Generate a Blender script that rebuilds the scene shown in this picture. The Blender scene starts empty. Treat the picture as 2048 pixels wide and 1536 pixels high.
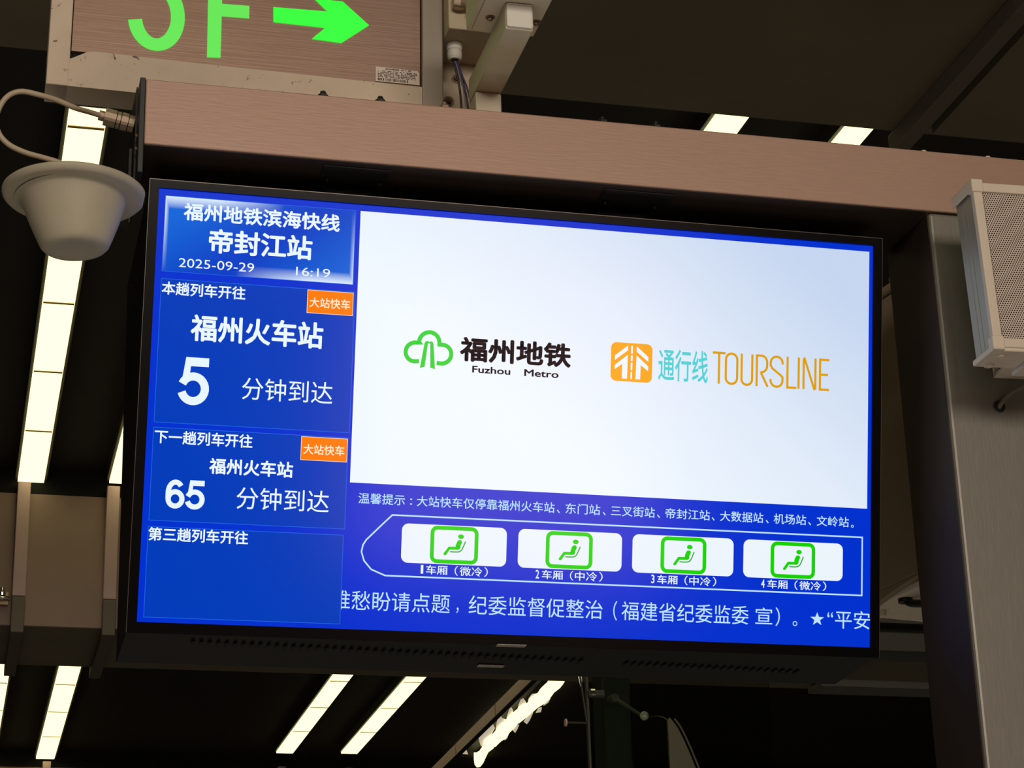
import bpy, bmesh, math, random
from mathutils import Vector, Matrix, Euler
random.seed(5)
C = bpy.context.scene.collection
SC = bpy.context.scene
FLOOR = 2.70            # height of the display centre above the floor; lengths below are measured from that centre
W, H = 0.95, 0.95 * 9 / 16
TILT = math.radians(13.57)

# ------------------------------------------------------------------ camera, world, lights
cam_data = bpy.data.cameras.new('camera')
cam_data.sensor_width = 36.0
cam_data.lens = 78.41
cam_data.clip_start = 0.02
cam = bpy.data.objects.new('camera', cam_data)
C.objects.link(cam)
rx = Vector((0.96952637, -0.24337072, -0.02809479))
dn = Vector((0.06080602, 0.35014011, -0.93472163))
fw = Vector((0.23732099, 0.90452894, 0.35426848))
M = Matrix((rx, -dn, -fw)).transposed().to_4x4()
M.translation = Vector((-0.69226775, -2.58407092, -0.95826909 + FLOOR))
cam.matrix_world = M
SC.camera = cam

SC.view_settings.view_transform = 'Standard'
SC.view_settings.look = 'None'
SC.view_settings.gamma = 1.0
SC.view_settings.use_curve_mapping = False
SC.view_settings.exposure = 0.0

world = bpy.data.worlds.new('world')
world.use_nodes = True
world.node_tree.nodes['Background'].inputs[0].default_value = (0.9, 0.85, 0.75, 1)
world.node_tree.nodes['Background'].inputs[1].default_value = 0.012
SC.world = world


def area(name, loc, target, sx, sy, power, color):
    l = bpy.data.lights.new(name, 'AREA')
    l.shape = 'RECTANGLE'
    l.size = sx
    l.size_y = sy
    l.energy = power
    l.color = color
    o = bpy.data.objects.new(name, l)
    C.objects.link(o)
    o.location = Vector(loc) + Vector((0, 0, FLOOR))
    d = Vector(target) - Vector(loc)
    o.rotation_euler = d.to_track_quat('-Z', 'Y').to_euler()
    return o


# soft area lamps added for the hall's front light, behind the photographer
area('hall_fill', (0.6, -8.0, 1.5), (0.1, 0, 0.1), 3.2, 1.5, 250, (1.0, 0.87, 0.76))
area('hall_fill', (-1.9, -5.2, 1.6), (-0.4, 0, 0.2), 2.0, 1.0, 92, (1.0, 0.88, 0.76))
area('screen_reflection_lamp', (1.95, -7.9, -0.9), (0.6, 0, -0.3), 1.5, 1.5, 18, (1.0, 0.5, 0.42))  # unseen reddish lamp added so the screen mirrors a warm patch
# upward lamps added in place of light thrown back by the station floor
area('floor_bounce_fill', (-0.6, -1.8, -2.6), (-0.6, -1.8, 0.5), 3.5, 2.5, 20, (1.0, 0.92, 0.8))
area('floor_bounce_fill', (0.5, 6.0, -2.6), (0.5, 6.0, 0.5), 12.0, 12.0, 30, (1.0, 0.88, 0.74))


# ------------------------------------------------------------------ materials
def lin(r, g, b):
    f = lambda c: (c / 255 / 12.92) if c / 255 <= 0.04045 else ((c / 255 + 0.055) / 1.055) ** 2.4
    return (f(r), f(g), f(b), 1.0)


def mat(name, rgb, rough=0.5, metal=0.0, noise=None, bump=0.0, amount=0.15, stretch=(1, 1, 1), spec=0.5, emis=None, estr=1.0):
    m = bpy.data.materials.new(name)
    m.use_nodes = True
    nt = m.node_tree
    b = nt.nodes['Principled BSDF']
    col = lin(*rgb)
    b.inputs['Base Color'].default_value = col
    b.inputs['Roughness'].default_value = rough
    b.inputs['Metallic'].default_value = metal
    b.inputs['Specular IOR Level'].default_value = spec
    if emis:
        b.inputs['Emission Color'].default_value = lin(*emis) if max(emis) > 2 else (*emis, 1)
        b.inputs['Emission Strength'].default_value = estr
    if noise:
        tc = nt.nodes.new('ShaderNodeTexCoord')
        mp = nt.nodes.new('ShaderNodeMapping')
        mp.inputs['Scale'].default_value = stretch
        nz = nt.nodes.new('ShaderNodeTexNoise')
        nz.inputs['Scale'].default_value = noise
        nz.inputs['Detail'].default_value = 5
        nt.links.new(tc.outputs['Object'], mp.inputs['Vector'])
        nt.links.new(mp.outputs['Vector'], nz.inputs['Vector'])
        cr = nt.nodes.new('ShaderNodeValToRGB')
        lo = tuple(c * (1 - amount) for c in col[:3]) + (1,)
        hi = tuple(min(1, c * (1 + amount)) for c in col[:3]) + (1,)
        cr.color_ramp.elements[0].color = lo
        cr.color_ramp.elements[1].color = hi
        cr.color_ramp.elements[0].position = 0.3
        cr.color_ramp.elements[1].position = 0.7
        nt.links.new(nz.outputs['Fac'], cr.inputs['Fac'])
        nt.links.new(cr.outputs['Color'], b.inputs['Base Color'])
        if bump:
            bp = nt.nodes.new('ShaderNodeBump')
            bp.inputs['Strength'].default_value = bump
            bp.inputs['Distance'].default_value = 0.001
            nt.links.new(nz.outputs['Fac'], bp.inputs['Height'])
            nt.links.new(bp.outputs['Normal'], b.inputs['Normal'])
    return m


def emit(name, rgb, strength=1.0, gloss=True):
    """flat light-emitting print of a lit screen: black glass that glows in one colour"""
    m = bpy.data.materials.new(name)
    m.use_nodes = True
    b = m.node_tree.nodes['Principled BSDF']
    b.inputs['Base Color'].default_value = (0, 0, 0, 1)
    b.inputs['Roughness'].default_value = 0.13
    b.inputs['Specular IOR Level'].default_value = 0.42 if gloss else 0.0
    b.inputs['Emission Color'].default_value = lin(*rgb)
    b.inputs['Emission Strength'].default_value = strength
    return m


def worn_paint():
    m = mat('stained_paint', (190, 173, 152), 0.7, noise=9, amount=0.12, bump=0.4)
    nt = m.node_tree
    b = nt.nodes['Principled BSDF']
    base = b.inputs['Base Color'].links[0].from_socket
    tc = nt.nodes.new('ShaderNodeTexCoord')
    n2 = nt.nodes.new('ShaderNodeTexNoise')
    n2.inputs['Scale'].default_value = 75
    n2.inputs['Detail'].default_value = 6
    n2.inputs['Distortion'].default_value = 1.2
    nt.links.new(tc.outputs['Object'], n2.inputs['Vector'])
    cr = nt.nodes.new('ShaderNodeValToRGB')
    cr.color_ramp.elements[0].position = 0.27
    cr.color_ramp.elements[0].color = (1, 1, 1, 1)
    cr.color_ramp.elements[1].position = 0.34
    cr.color_ramp.elements[1].color = (0, 0, 0, 1)
    nt.links.new(n2.outputs['Fac'], cr.inputs['Fac'])
    mx = nt.nodes.new('ShaderNodeMix')
    mx.data_type = 'RGBA'
    mx.inputs[7].default_value = lin(70, 56, 44)
    nt.links.new(cr.outputs['Color'], mx.inputs[0])
    nt.links.new(base, mx.inputs[6])
    nt.links.new(mx.outputs[2], b.inputs['Base Color'])
    return m


M_BEAM = mat('brushed_rose_steel', (158, 128, 111), 0.42, 0.3, noise=30, amount=0.04, stretch=(1, 1, 14), bump=0.12)
M_COL = mat('brushed_column_steel', (112, 108, 98), 0.42, 0.3, noise=30, amount=0.06, stretch=(12, 12, 1), bump=0.1)
M_SIGNP = mat('brushed_sign_panel', (158, 130, 114), 0.33, 0.6, noise=10, amount=0.10, stretch=(1, 1, 45), bump=0.12)
M_STAIN = worn_paint()
M_STEEL = mat('grey_steel_profile', (150, 138, 126), 0.42, 0.5, noise=8, amount=0.08, stretch=(1, 1, 1))
M_BLACK = mat('black_plastic', (8, 7, 8), 0.5, spec=.25)
M_SHADE = mat('dark_brown_shade', (46, 34, 28), 0.6, spec=.25)  # shade of column side and beam underside put into a colour
M_JOINT = mat('lamp_joint_cover', (205, 172, 112), 0.6)
M_BEZEL = mat('black_bezel_metal', (6, 6, 7), 0.22, spec=.14)
M_EDGE = mat('thin_polished_edge', (90, 84, 76), 0.3, 0.8)
M_DARK = mat('dark_plate', (30, 27, 26), 0.5, 0.2)
M_IVORY = mat('ivory_plastic', (164, 155, 134), 0.55, noise=40, amount=0.03, bump=0.05)
M_CABLE = mat('grey_beige_cable', (165, 148, 124), 0.55)
M_CONN = mat('nickel_connector', (170, 150, 128), 0.3, 0.7)
M_WHITE = mat('cream_powder_coat', (196, 184, 160), 0.5, noise=60, amount=0.03, bump=0.05)
M_BOXP = mat('cream_bracket_plate', (186, 170, 142), 0.55, noise=15, amount=0.04)
M_GLAND = mat('white_nylon', (205, 202, 190), 0.5)
M_BOLT = mat('dark_bolt', (30, 26, 26), 0.4, 0.4)
M_ZINC = mat('zinc_bolt', (150, 128, 110), 0.3, 0.8)
M_WIRE1 = mat('black_wire', (16, 16, 18), 0.4)
M_WIRE2 = mat('violet_wire', (48, 30, 84), 0.4)
M_WIRE3 = mat('pale_wire', (150, 145, 130), 0.4)
M_SPK = mat('speaker_light_grey', (196, 182, 164), 0.5, noise=50, amount=0.03)
M_SPKS = mat('speaker_side_aluminium', (150, 146, 130), 0.4, 0.3)
M_GRIL = mat('perforated_grille_paint', (188, 174, 158), 0.5)
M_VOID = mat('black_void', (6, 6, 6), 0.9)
M_CEIL = mat('dark_ceiling_panel', (26, 20, 16), 0.75, noise=3, amount=0.12)
M_SOFF = mat('olive_soffit', (104, 94, 74), 0.7, noise=2.5, amount=0.12)
M_RIDGE = mat('grey_ridge_profile', (92, 84, 70), 0.55)
M_FACE = mat('beige_downstand', (156, 132, 126), 0.75, noise=5, amount=0.04)
M_BAR = mat('rose_grey_bar', (190, 160, 166), 0.5, 0.1, noise=6, amount=0.04)
M_BARG = mat('grey_bar_shoe', (96, 88, 78), 0.5, 0.1)
M_LAMP = mat('lamp_diffuser', (230, 225, 200), 0.5, emis=(1.9, 1.75, 0.80), estr=1.0)
M_LAMPH = mat('lamp_housing', (44, 38, 32), 0.5)
M_GLOW = mat('pale_glow', (220, 205, 185), 0.5, emis=(0.42, 0.37, 0.29), estr=1.0)  # glow put into the material of the reflection fringe and a stay plate
M_FLOOR = mat('grey_granite_floor', (150, 146, 138), 0.35, noise=60, amount=0.15)
M_WALL = mat('dark_wall_panel', (52, 46, 38), 0.7, noise=2, amount=0.1)
M_GREEN = mat('dark_green_grey_frame', (62, 62, 52), 0.5, 0.2)
M_GREENL = mat('olive_glass_fin', (84, 84, 60), 0.4)
M_CHROME = mat('chrome', (190, 185, 178), 0.15, 1.0)
M_PINK = mat('pale_pink_cap', (220, 170, 160), 0.4)
M_CAB = mat('beige_cabinet_paint', (142, 126, 104), 0.45, 0.2, noise=4, amount=0.05)
M_CABW = mat('white_plaster', (210, 198, 180), 0.7, noise=30, amount=0.06)
M_PAPER = mat('label_paper', (206, 192, 176), 0.6)
M_INK = mat('label_ink', (60, 46, 42), 0.7)
M_STICK = mat('grey_sticker', (150, 142, 132), 0.6, noise=160, amount=0.3)
M_TEXTG = mat('green_acrylic_dim', (60, 190, 60), 0.35, emis=(92, 205, 78), estr=0.85)
M_ARROW = mat('green_acrylic_bright', (20, 220, 40), 0.35, emis=(40, 245, 50), estr=0.95)
M_ARROWD = mat('green_acrylic_deep', (10, 200, 20), 0.35, emis=(5, 225, 8), estr=0.95)
M_GLASS = mat('clear_glass', (200, 215, 205), 0.03)
M_GLASS.node_tree.nodes['Principled BSDF'].inputs['Transmission Weight'].default_value = 1.0
M_GLASS.node_tree.nodes['Principled BSDF'].inputs['IOR'].default_value = 1.1

# screen colours
E_BG = emit('screen_blue', (0, 49, 206))
E_PANEL = emit('screen_panel_blue', (0, 60, 186))
E_LINE = emit('screen_outline_blue', (30, 98, 226))
E_TXT = emit('screen_white_text', (232, 246, 255))
E_TICK = emit('screen_cyan_white_text', (190, 228, 255))
E_ORG = emit('screen_orange', (255, 124, 0))
E_CREAM = emit('screen_cream_text', (255, 238, 205))
E_GRN = emit('screen_green', (20, 208, 0))
E_GRN2 = emit('screen_green_thin', (40, 175, 50))
E_LOGOG = emit('screen_logo_green', (10, 208, 46))
E_LOGOO = emit('screen_logo_orange', (246, 166, 0))
E_LOGOO2 = emit('screen_letter_orange', (222, 160, 12))
E_CYAN = emit('screen_letter_cyan', (84, 208, 212))
E_BLACK = emit('screen_black_text', (6, 6, 14))
E_CAR = emit('screen_car_white', (236, 244, 252))


def slide_material():
    m = emit('screen_slide_white', (232, 244, 253))
    nt = m.node_tree
    b = nt.nodes['Principled BSDF']
    uv = nt.nodes.new('ShaderNodeUVMap')
    sp = nt.nodes.new('ShaderNodeSeparateXYZ')
    nt.links.new(uv.outputs[0], sp.inputs[0])
    g = nt.nodes.new('ShaderNodeMath'); g.operation = 'MULTIPLY_ADD'
    g.inputs[1].default_value = 0.75; g.inputs[2].default_value = -0.12
    nt.links.new(sp.outputs[0], g.inputs[0])
    h = nt.nodes.new('ShaderNodeMath'); h.operation = 'MULTIPLY_ADD'
    h.inputs[1].default_value = 0.5
    nt.links.new(sp.outputs[1], h.inputs[0]); nt.links.new(g.outputs[0], h.inputs[2])
    cr = nt.nodes.new('ShaderNodeValToRGB')
    e = cr.color_ramp.elements
    e[0].position = 0.25; e[0].color = lin(238, 248, 255)
    e[1].position = 1.1; e[1].color = lin(198, 214, 240)
    n = cr.color_ramp.elements.new(0.6); n.color = lin(226, 236, 250)
    nt.links.new(h.outputs[0], cr.inputs[0])
    nt.links.new(cr.outputs[0], b.inputs['Emission Color'])
    return m


def header_material():
    """the screen's title box: blue gradient with a white bevel along its edges (part of the shown page)"""
    m = emit('screen_title_box', (0, 70, 200))
    nt = m.node_tree
    b = nt.nodes['Principled BSDF']
    uv = nt.nodes.new('ShaderNodeUVMap')
    sp = nt.nodes.new('ShaderNodeSeparateXYZ')
    nt.links.new(uv.outputs[0], sp.inputs[0])
    X, Y = sp.outputs[0], sp.outputs[1]

    def op(o, a, bb=None, c=None, clamp=False):
        n = nt.nodes.new('ShaderNodeMath'); n.operation = o; n.use_clamp = clamp
        for i, v in enumerate((a, bb, c)):
            if v is None: continue
            if isinstance(v, (int, float)): n.inputs[i].default_value = v
            else: nt.links.new(v, n.inputs[i])
        return n.outputs[0]
    # diagonal blue: brighter lower left / upper right, deeper in the middle
    d = op('ABSOLUTE', op('SUBTRACT', op('ADD', op('MULTIPLY', X, 0.8), op('MULTIPLY', Y, -0.45)), 0.22))
    cr = nt.nodes.new('ShaderNodeValToRGB')
    cr.color_ramp.elements[0].position = 0.05; cr.color_ramp.elements[0].color = lin(0, 62, 196)
    cr.color_ramp.elements[1].position = 0.5; cr.color_ramp.elements[1].color = lin(0, 100, 216)
    nt.links.new(d, cr.inputs[0])
    top = op('MULTIPLY', op('POWER', op('SUBTRACT', 1.0, op('MULTIPLY', op('SUBTRACT', 1.0, Y), 6.0), None, True), 1.0),
             op('MULTIPLY', op('SUBTRACT', 0.62, X), 3.0, None, True))
    bot = op('MULTIPLY', op('POWER', op('SUBTRACT', 1.0, op('MULTIPLY', Y, 6.5), None, True), 1.0),
             op('MULTIPLY', op('SUBTRACT', X, 0.38), 2.6, None, True))
    lef = op('MULTIPLY', op('SUBTRACT', 1.0, op('MULTIPLY', X, 45.0), None, True), op('MULTIPLY', Y, 1.3, None, True))
    rig = op('MULTIPLY', op('SUBTRACT', 1.0, op('MULTIPLY', op('SUBTRACT', 1.0, X), 45.0), None, True), op('MULTIPLY', op('SUBTRACT', 1.0, Y), 1.0, None, True))
    s = op('MAXIMUM', op('MAXIMUM', top, bot), op('MAXIMUM', lef, rig))
    mx = nt.nodes.new('ShaderNodeMix'); mx.data_type = 'RGBA'
    nt.links.new(s, mx.inputs[0])
    nt.links.new(cr.outputs[0], mx.inputs[6])
    mx.inputs[7].default_value = lin(222, 240, 255)
    nt.links.new(mx.outputs[2], b.inputs['Emission Color'])
    return m


E_SLIDE = slide_material()
E_HEAD = header_material()

# ------------------------------------------------------------------ helpers
ORG = {}


def thing(name, label, cat, loc, group=None, kind=None):
    o = bpy.data.objects.new(name, None)
    o.empty_display_size = 0.05
    C.objects.link(o)
    o.location = Vector(loc) + Vector((0, 0, FLOOR))
    o['label'] = label
    o['category'] = cat
    if group: o['group'] = group
    if kind: o['kind'] = kind
    ORG[o.name] = Vector(loc)
    return o


def obj(name, bm, material, parent=None, label=None, smooth=False, kind=None, bevel=0, seg=2):
    """link a bmesh given in display-centred coordinates as one mesh object"""
    me = bpy.data.meshes.new(name)
    if bevel:
        bmesh.ops.remove_doubles(bm, verts=bm.verts, dist=1e-6)
        es = [e for e in bm.edges if len(e.link_faces) == 2 and e.calc_face_angle(0) > 0.5]
        bmesh.ops.bevel(bm, geom=es, offset=bevel, segments=seg, affect='EDGES', profile=0.5)
    if parent:
        org = ORG[parent.name]
    else:
        vs = [v.co for v in bm.verts]
        org = Vector((sum(v.x for v in vs) / len(vs), sum(v.y for v in vs) / len(vs), min(v.z for v in vs)))
    for v in bm.verts: v.co -= org
    bm.to_mesh(me); bm.free()
    mats = material if isinstance(material, list) else [material]
    for m in mats: me.materials.append(m)
    if smooth:
        for p in me.polygons: p.use_smooth = True
    o = bpy.data.objects.new(name, me)
    C.objects.link(o)
    if parent: o.parent = parent
    else: o.location = org + Vector((0, 0, FLOOR))
    ORG[o.name] = org
    if label: o['label'] = label
    if kind: o['kind'] = kind
    return o


def tag(o, label, cat, group=None, kind=None):
    o['label'] = label; o['category'] = cat
    if group: o['group'] = group
    if kind: o['kind'] = kind
    return o


def struct(name, bm, m, **k):
    return obj(name, bm, m, kind='structure', **k)


def B(bm, x0, x1, y0, y1, z0, z1, mi=0, mtx=None):
    vs = [bm.verts.new((x, y, z)) for x in (x0, x1) for y in (y0, y1) for z in (z0, z1)]
    if mtx is not None:
        for v in vs: v.co = mtx @ v.co
    for f in ((0, 1, 3, 2), (4, 6, 7, 5), (0, 4, 5, 1), (2, 3, 7, 6), (0, 2, 6, 4), (1, 5, 7, 3)):
        fc = bm.faces.new([vs[i] for i in f]); fc.material_index = mi
    return bm


def box(*a, **k): return B(bmesh.new(), *a, **k)


def prism(pts, axis_vec, bm=None):
    """closed polygon (3D points, coplanar) extruded along axis_vec"""
    bm = bm or bmesh.new()
    a = [bm.verts.new(p) for p in pts]
    b = [bm.verts.new(Vector(p) + Vector(axis_vec)) for p in pts]
    n = len(pts)
    bm.faces.new(a); bm.faces.new(b[::-1])
    for i in range(n): bm.faces.new((a[i], b[i], b[(i + 1) % n], a[(i + 1) % n]))
    bmesh.ops.recalc_face_normals(bm, faces=bm.faces)
    return bm


def tube(pts, r, seg=12, bm=None, caps=True, smooth_curve=True):
    bm = bm or bmesh.new()
    P = [Vector(p) for p in pts]
    if smooth_curve and len(P) > 2:
        Q = []
        for i in range(len(P) - 1):
            p0 = P[max(i - 1, 0)]; p1 = P[i]; p2 = P[i + 1]; p3 = P[min(i + 2, len(P) - 1)]
            for k in range(6):
                t = k / 6
                Q.append(0.5 * ((2 * p1) + (-p0 + p2) * t + (2 * p0 - 5 * p1 + 4 * p2 - p3) * t * t + (-p0 + 3 * p1 - 3 * p2 + p3) * t ** 3))
        Q.append(P[-1]); P = Q
    rings = []; ref = None
    for i, p in enumerate(P):
        t = (P[min(i + 1, len(P) - 1)] - P[max(i - 1, 0)]).normalized()
        if ref is None:
            ref = t.orthogonal().normalized()
        ref = (ref - t * ref.dot(t)).normalized()
        bi = t.cross(ref)
        rr = r[i] if isinstance(r, (list, tuple)) else r
        rings.append([bm.verts.new(p + (ref * math.cos(a) + bi * math.sin(a)) * rr) for a in (2 * math.pi * k / seg for k in range(seg))])
    for a, b in zip(rings, rings[1:]):
        for k in range(seg): bm.faces.new((a[k], a[(k + 1) % seg], b[(k + 1) % seg], b[k]))
    if caps: bm.faces.new(rings[0][::-1]); bm.faces.new(rings[-1])
    return bm


def rod(p, q, r, seg=16, bm=None): return tube([p, q], r, seg, bm, True, False)


def lathe(profile, c, seg=64, bm=None, axis=None, clip=None):
    bm = bm or bmesh.new()
    rot = Vector((0, 0, 1)).rotation_difference(Vector(axis)).to_matrix() if axis else Matrix.Identity(3)
    rings = []
    for r, z in profile:
        if r < 1e-6: rings.append([bm.verts.new(Vector(c) + rot @ Vector((0, 0, z)))])
        else:
            rg = []
            for k in range(seg):
                a = 2 * math.pi * k / seg
                x = r * math.cos(a)
                if clip: x = min(x, clip)
                rg.append(bm.verts.new(Vector(c) + rot @ Vector((x, r * math.sin(a), z))))
            rings.append(rg)
    for a, b in zip(rings, rings[1:]):
        for k in range(seg):
            k2 = (k + 1) % seg
            if len(a) == 1 and len(b) == 1: continue
            if len(a) == 1: bm.faces.new((a[0], b[k2], b[k]))
            elif len(b) == 1: bm.faces.new((a[k], a[k2], b[0]))
            else: bm.faces.new((a[k], a[k2], b[k2], b[k]))
    return bm


def hexbolt(bm, c, r, h, axis=(0, 0, 1)):
    lathe([(0, 0), (r * 1.55, 0), (r * 1.55, h * .18), (0, h * .18)], c, 20, bm, axis)
    lathe([(0, h * .18), (r, h * .18), (r, h * .62), (r * .8, h * .72), (0, h * .72)], c, 6, bm, axis)
    lathe([(0, h * .7), (r * .5, h * .7), (r * .5, h * .92), (r * .3, h), (0, h)], c, 12, bm, axis)
    return bm


# ================================================================== SETTING
struct('floor', box(-7, 8, -10, 17, -2.9, -2.7), M_FLOOR)
struct('wall_back', box(-7, 8, -10.2, -10, -2.7, 2.4), M_WALL)
struct('wall_left', box(-7.2, -7, -10, 17, -2.7, 2.4), M_WALL)
struct('wall_right', box(8, 8.2, -10, 17, -2.7, 2.4), M_WALL)
struct('wall_far', box(-7, 8, 17, 17.2, -2.7, 2.4), M_WALL)
struct('ceiling', box(-7, 8, -10, 17, 2.25, 2.5), M_CEIL)
# ribs (downstands) between the coffers: soffit underneath, beige face towards the viewer
for i, (y0, y1) in enumerate(((-4.6, -4.0), (1.25, 1.93), (6.99, 7.73), (13.14, 13.9))):
    o = struct('trim_%d' % (i + 1), box(-7, 8, y0 + .02, y1, 1.54, 2.25), M_SOFF)
    ORGN = ORG[o.name]
    f = obj('face_panel', box(-7, 8, y0, y0 + .02, 1.535, 2.13), M_FACE, o)
    obj('recess_shade_strip', box(-7, 8, y0 + .004, y0 + .02, 2.13, 2.25), M_VOID, o)  # black strip painted for the shade at the top of the recess
# longitudinal profiles that run down the downstand faces and under the soffits
def ridge(x, y0, y1, lab, w=.028):
    t = thing('cable_cover', lab, 'cable cover', (x, y0, 1.49), 'profiles wrapped round the ceiling ribs')
    obj('face_bar', box(x - w, x + w, y0 - .05, y0, 1.652, 2.17), M_BAR, t, bevel=.003)
    obj('bar_shoe', box(x - w, x + w, y0 - .055, y0 + .02, 1.49, 1.648), M_BARG, t, bevel=.003)
    obj('soffit_bar', box(x - w * .9, x + w * .9, y0 + .021, y1 + .03, 1.492, 1.54), M_RIDGE, t, bevel=.003)
ridge(-.417, 6.99, 7.73, 'rose grey profile down the beige ceiling rib below the long left strip lamp')
ridge(-.030, 6.99, 7.73, 'rose grey profile on the beige rib, hidden behind the left display edge')
ridge(1.499, 1.25, 1.93, 'grey profile running under the near ceiling rib at upper right', .024)
for x, lab in ((.010, 'short profile below the strip lamp at lower left, at the bottom edge'), (1.645, 'profile below the left one of the two lamps under the display'),
               (2.13, 'profile below the right one of the two lamps under the display')):
    t = thing('cable_cover', lab, 'cable cover', (x, 13.1, 1.49), 'profiles wrapped round the ceiling ribs')
    obj('face_bar', box(x - .028, x + .028, 13.08, 13.14, 1.5, 2.16), M_BAR, t, bevel=.003)
# raised step of the near soffit, seen at upper right
struct('trim_5', box(1.56, 4.0, 1.25, 1.88, 1.515, 1.54), M_SOFF)

# ================================================================== CEILING LAMPS
def lamp(xc, w, y_far, n, pitch, label, group, w2=None, zl=2.18, yaw=0):
    y0 = y_far - n * pitch
    t = thing('linear_lamp', label, 'ceiling light', (xc, y_far, zl), group)
    obj('housing', box(xc - w / 2 - .012, xc + w / 2 + .012, y0 - .02, y_far + .01, zl + .012, 2.248), M_LAMPH, t)
    jf = None
    for k in range(1, n):
        if jf is None: jf = obj('joint_cover', box(xc - w / 2 + .002, xc + w / 2 - .002, y0 + pitch - .007, y0 + pitch + .007, zl - .003, zl - .0005), M_JOINT, t)
        else:
            c = jf.copy(); C.objects.link(c); c.parent = t; c.location = (0, (k - 1) * pitch, 0)
    first = None
    for k in range(n):
        ya = y0 + k * pitch
        if first is None:
            first = obj('diffuser_panel', box(xc - w / 2, xc + w / 2, ya + .004, ya + pitch - .004, zl, zl + .014), M_LAMP, t)
        else:
            c = first.copy(); C.objects.link(c); c.parent = t
            c.location = (0, k * pitch, 0)
    return t
G = 'linear lamps in the ceiling coffers'
lamp(-.389, .113, 6.983, 7, .69, 'long strip lamp at left, running behind the ivory antenna dome', G)
lamp(.010, .122, 6.94, 7, .69, 'strip lamp almost hidden behind the left edge of the display', G)
lamp(1.515, .10, 6.94, 7, .69, 'strip lamp just above the steel crossbeam, the left one of the two at upper right', G)
lamp(1.928, .086, 6.94, 7, .69, 'strip lamp just above the steel crossbeam, the right one of the two at upper right', G)
lamp(-.400, .115, 13.1, 7, .755, 'strip lamp cut by the lower left edge of view', G)
lamp(-.003, .124, 13.1, 7, .755, 'strip lamp at lower left, standing clear of the display corner', G)
lamp(1.611, .115, 12.73, 7, .73, 'left one of the two slanting strip lamps under the display', G)
lamp(2.06, .113, 12.70, 7, .73, 'right one of the two slanting strip lamps under the display', G)
# lamps of the coffer above and behind the photographer
for x in (-2.4, -1.6, -.39, 1.51, 2.4):
    lamp(x, .11, .9, 6, .69, 'strip lamp in the coffer above the photographer, outside the view', 'linear lamps of the coffer overhead')

# lamp reflection in wavy glass built as glowing shapes: outlines in ceiling plane, metres
WSEG = [[(2.886, 10.286), (2.897, 10.401), (2.896, 10.52), (2.899, 10.64), (2.91, 10.724), (2.91, 10.835), (3.013, 10.81), (3.0, 10.676), (3.004, 10.554), (2.994, 10.436), (2.972, 10.286)], [(2.908, 10.861), (2.916, 11.011), (2.906, 11.089), (2.894, 11.247), (2.899, 11.432), (2.906, 11.594), (3.003, 11.583), (3.008, 11.393), (3.008, 11.233), (3.007, 11.116), (3.022, 10.973), (3.017, 10.847)], [(2.904, 11.622), (2.909, 11.788), (2.92, 11.986), (2.917, 12.073), (2.914, 12.19), (2.943, 12.351), (3.029, 12.356), (3.023, 12.178), (3.031, 12.06), (3.013, 11.889), (3.009, 11.777), (3.004, 11.624)], [(2.947, 12.396), (2.961, 12.546), (2.953, 12.609), (2.935, 12.605), (2.979, 12.794), (3.028, 12.981), (3.068, 13.081), (3.077, 13.08), (3.088, 13.056), (3.076, 12.911), (3.048, 12.723), (3.023, 12.54), (3.028, 12.393)]]
WFRINGE = [[(2.877, 10.303), (2.97, 10.315), (2.982, 10.341), (2.904, 10.342), (2.916, 10.467), (2.914, 10.587), (2.917, 10.707), (2.904, 10.612), (2.905, 10.492)], [(2.89, 10.809), (2.922, 10.78), (2.923, 10.905), (2.931, 11.068), (2.901, 10.932)], [(2.864, 10.932), (2.895, 10.996), (2.929, 11.094), (2.914, 11.278), (2.881, 11.113), (2.859, 10.975)], [(2.852, 11.194), (2.882, 11.268), (2.912, 11.37), (2.91, 11.559), (2.88, 11.401), (2.853, 11.246)], [(2.837, 11.419), (2.873, 11.523), (2.913, 11.559), (2.919, 11.681), (2.919, 11.891), (2.872, 11.673), (2.842, 11.513)], [(2.837, 11.655), (2.896, 11.823), (2.93, 12.09), (2.932, 12.266), (2.961, 12.427), (2.936, 12.399), (2.896, 12.27), (2.851, 12.113), (2.839, 11.9), (2.842, 11.787)], [(2.867, 12.55), (2.914, 12.699), (2.866, 12.682)], [(3.035, 10.891), (3.054, 11.015), (3.049, 11.118), (3.034, 11.017)], [(3.051, 11.17), (3.079, 11.298), (3.051, 11.327), (3.035, 11.198)], [(3.034, 11.329), (3.067, 11.54), (3.08, 11.671), (3.04, 11.598), (3.03, 11.477)], [(3.032, 11.696), (3.054, 11.819), (3.07, 11.953), (3.029, 11.864)], [(3.04, 12.02), (3.059, 12.134), (3.058, 12.193), (3.042, 12.165)]]
def wavy():
    t = thing('lamp_reflection', 'strip lamp reflection in wavy glass, built as glowing shapes, lower centre under the display', 'ceiling light', (2.95, 13.0, 2.18))
    for q in WSEG: obj('diffuser_panel', prism([(x, y, 2.18) for x, y in q], (0, 0, .010)), M_LAMP, t)  # bright core of the reflected lamp, built as glowing shapes
    for q in WFRINGE: obj('reflection_fringe', prism([(x, y, 2.194) for x, y in q], (0, 0, .004)), M_GLOW, t)  # paler fringe of the reflection, its glow put into the shapes
    obj('housing', prism([(2.90, 10.2, 2.200), (2.96, 10.2, 2.200), (3.07, 12.9, 2.200), (3.01, 12.9, 2.200)], (0, 0, .048)), M_LAMPH, t)  # dark part of the lamp reflection, built as a shape
wavy()
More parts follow.
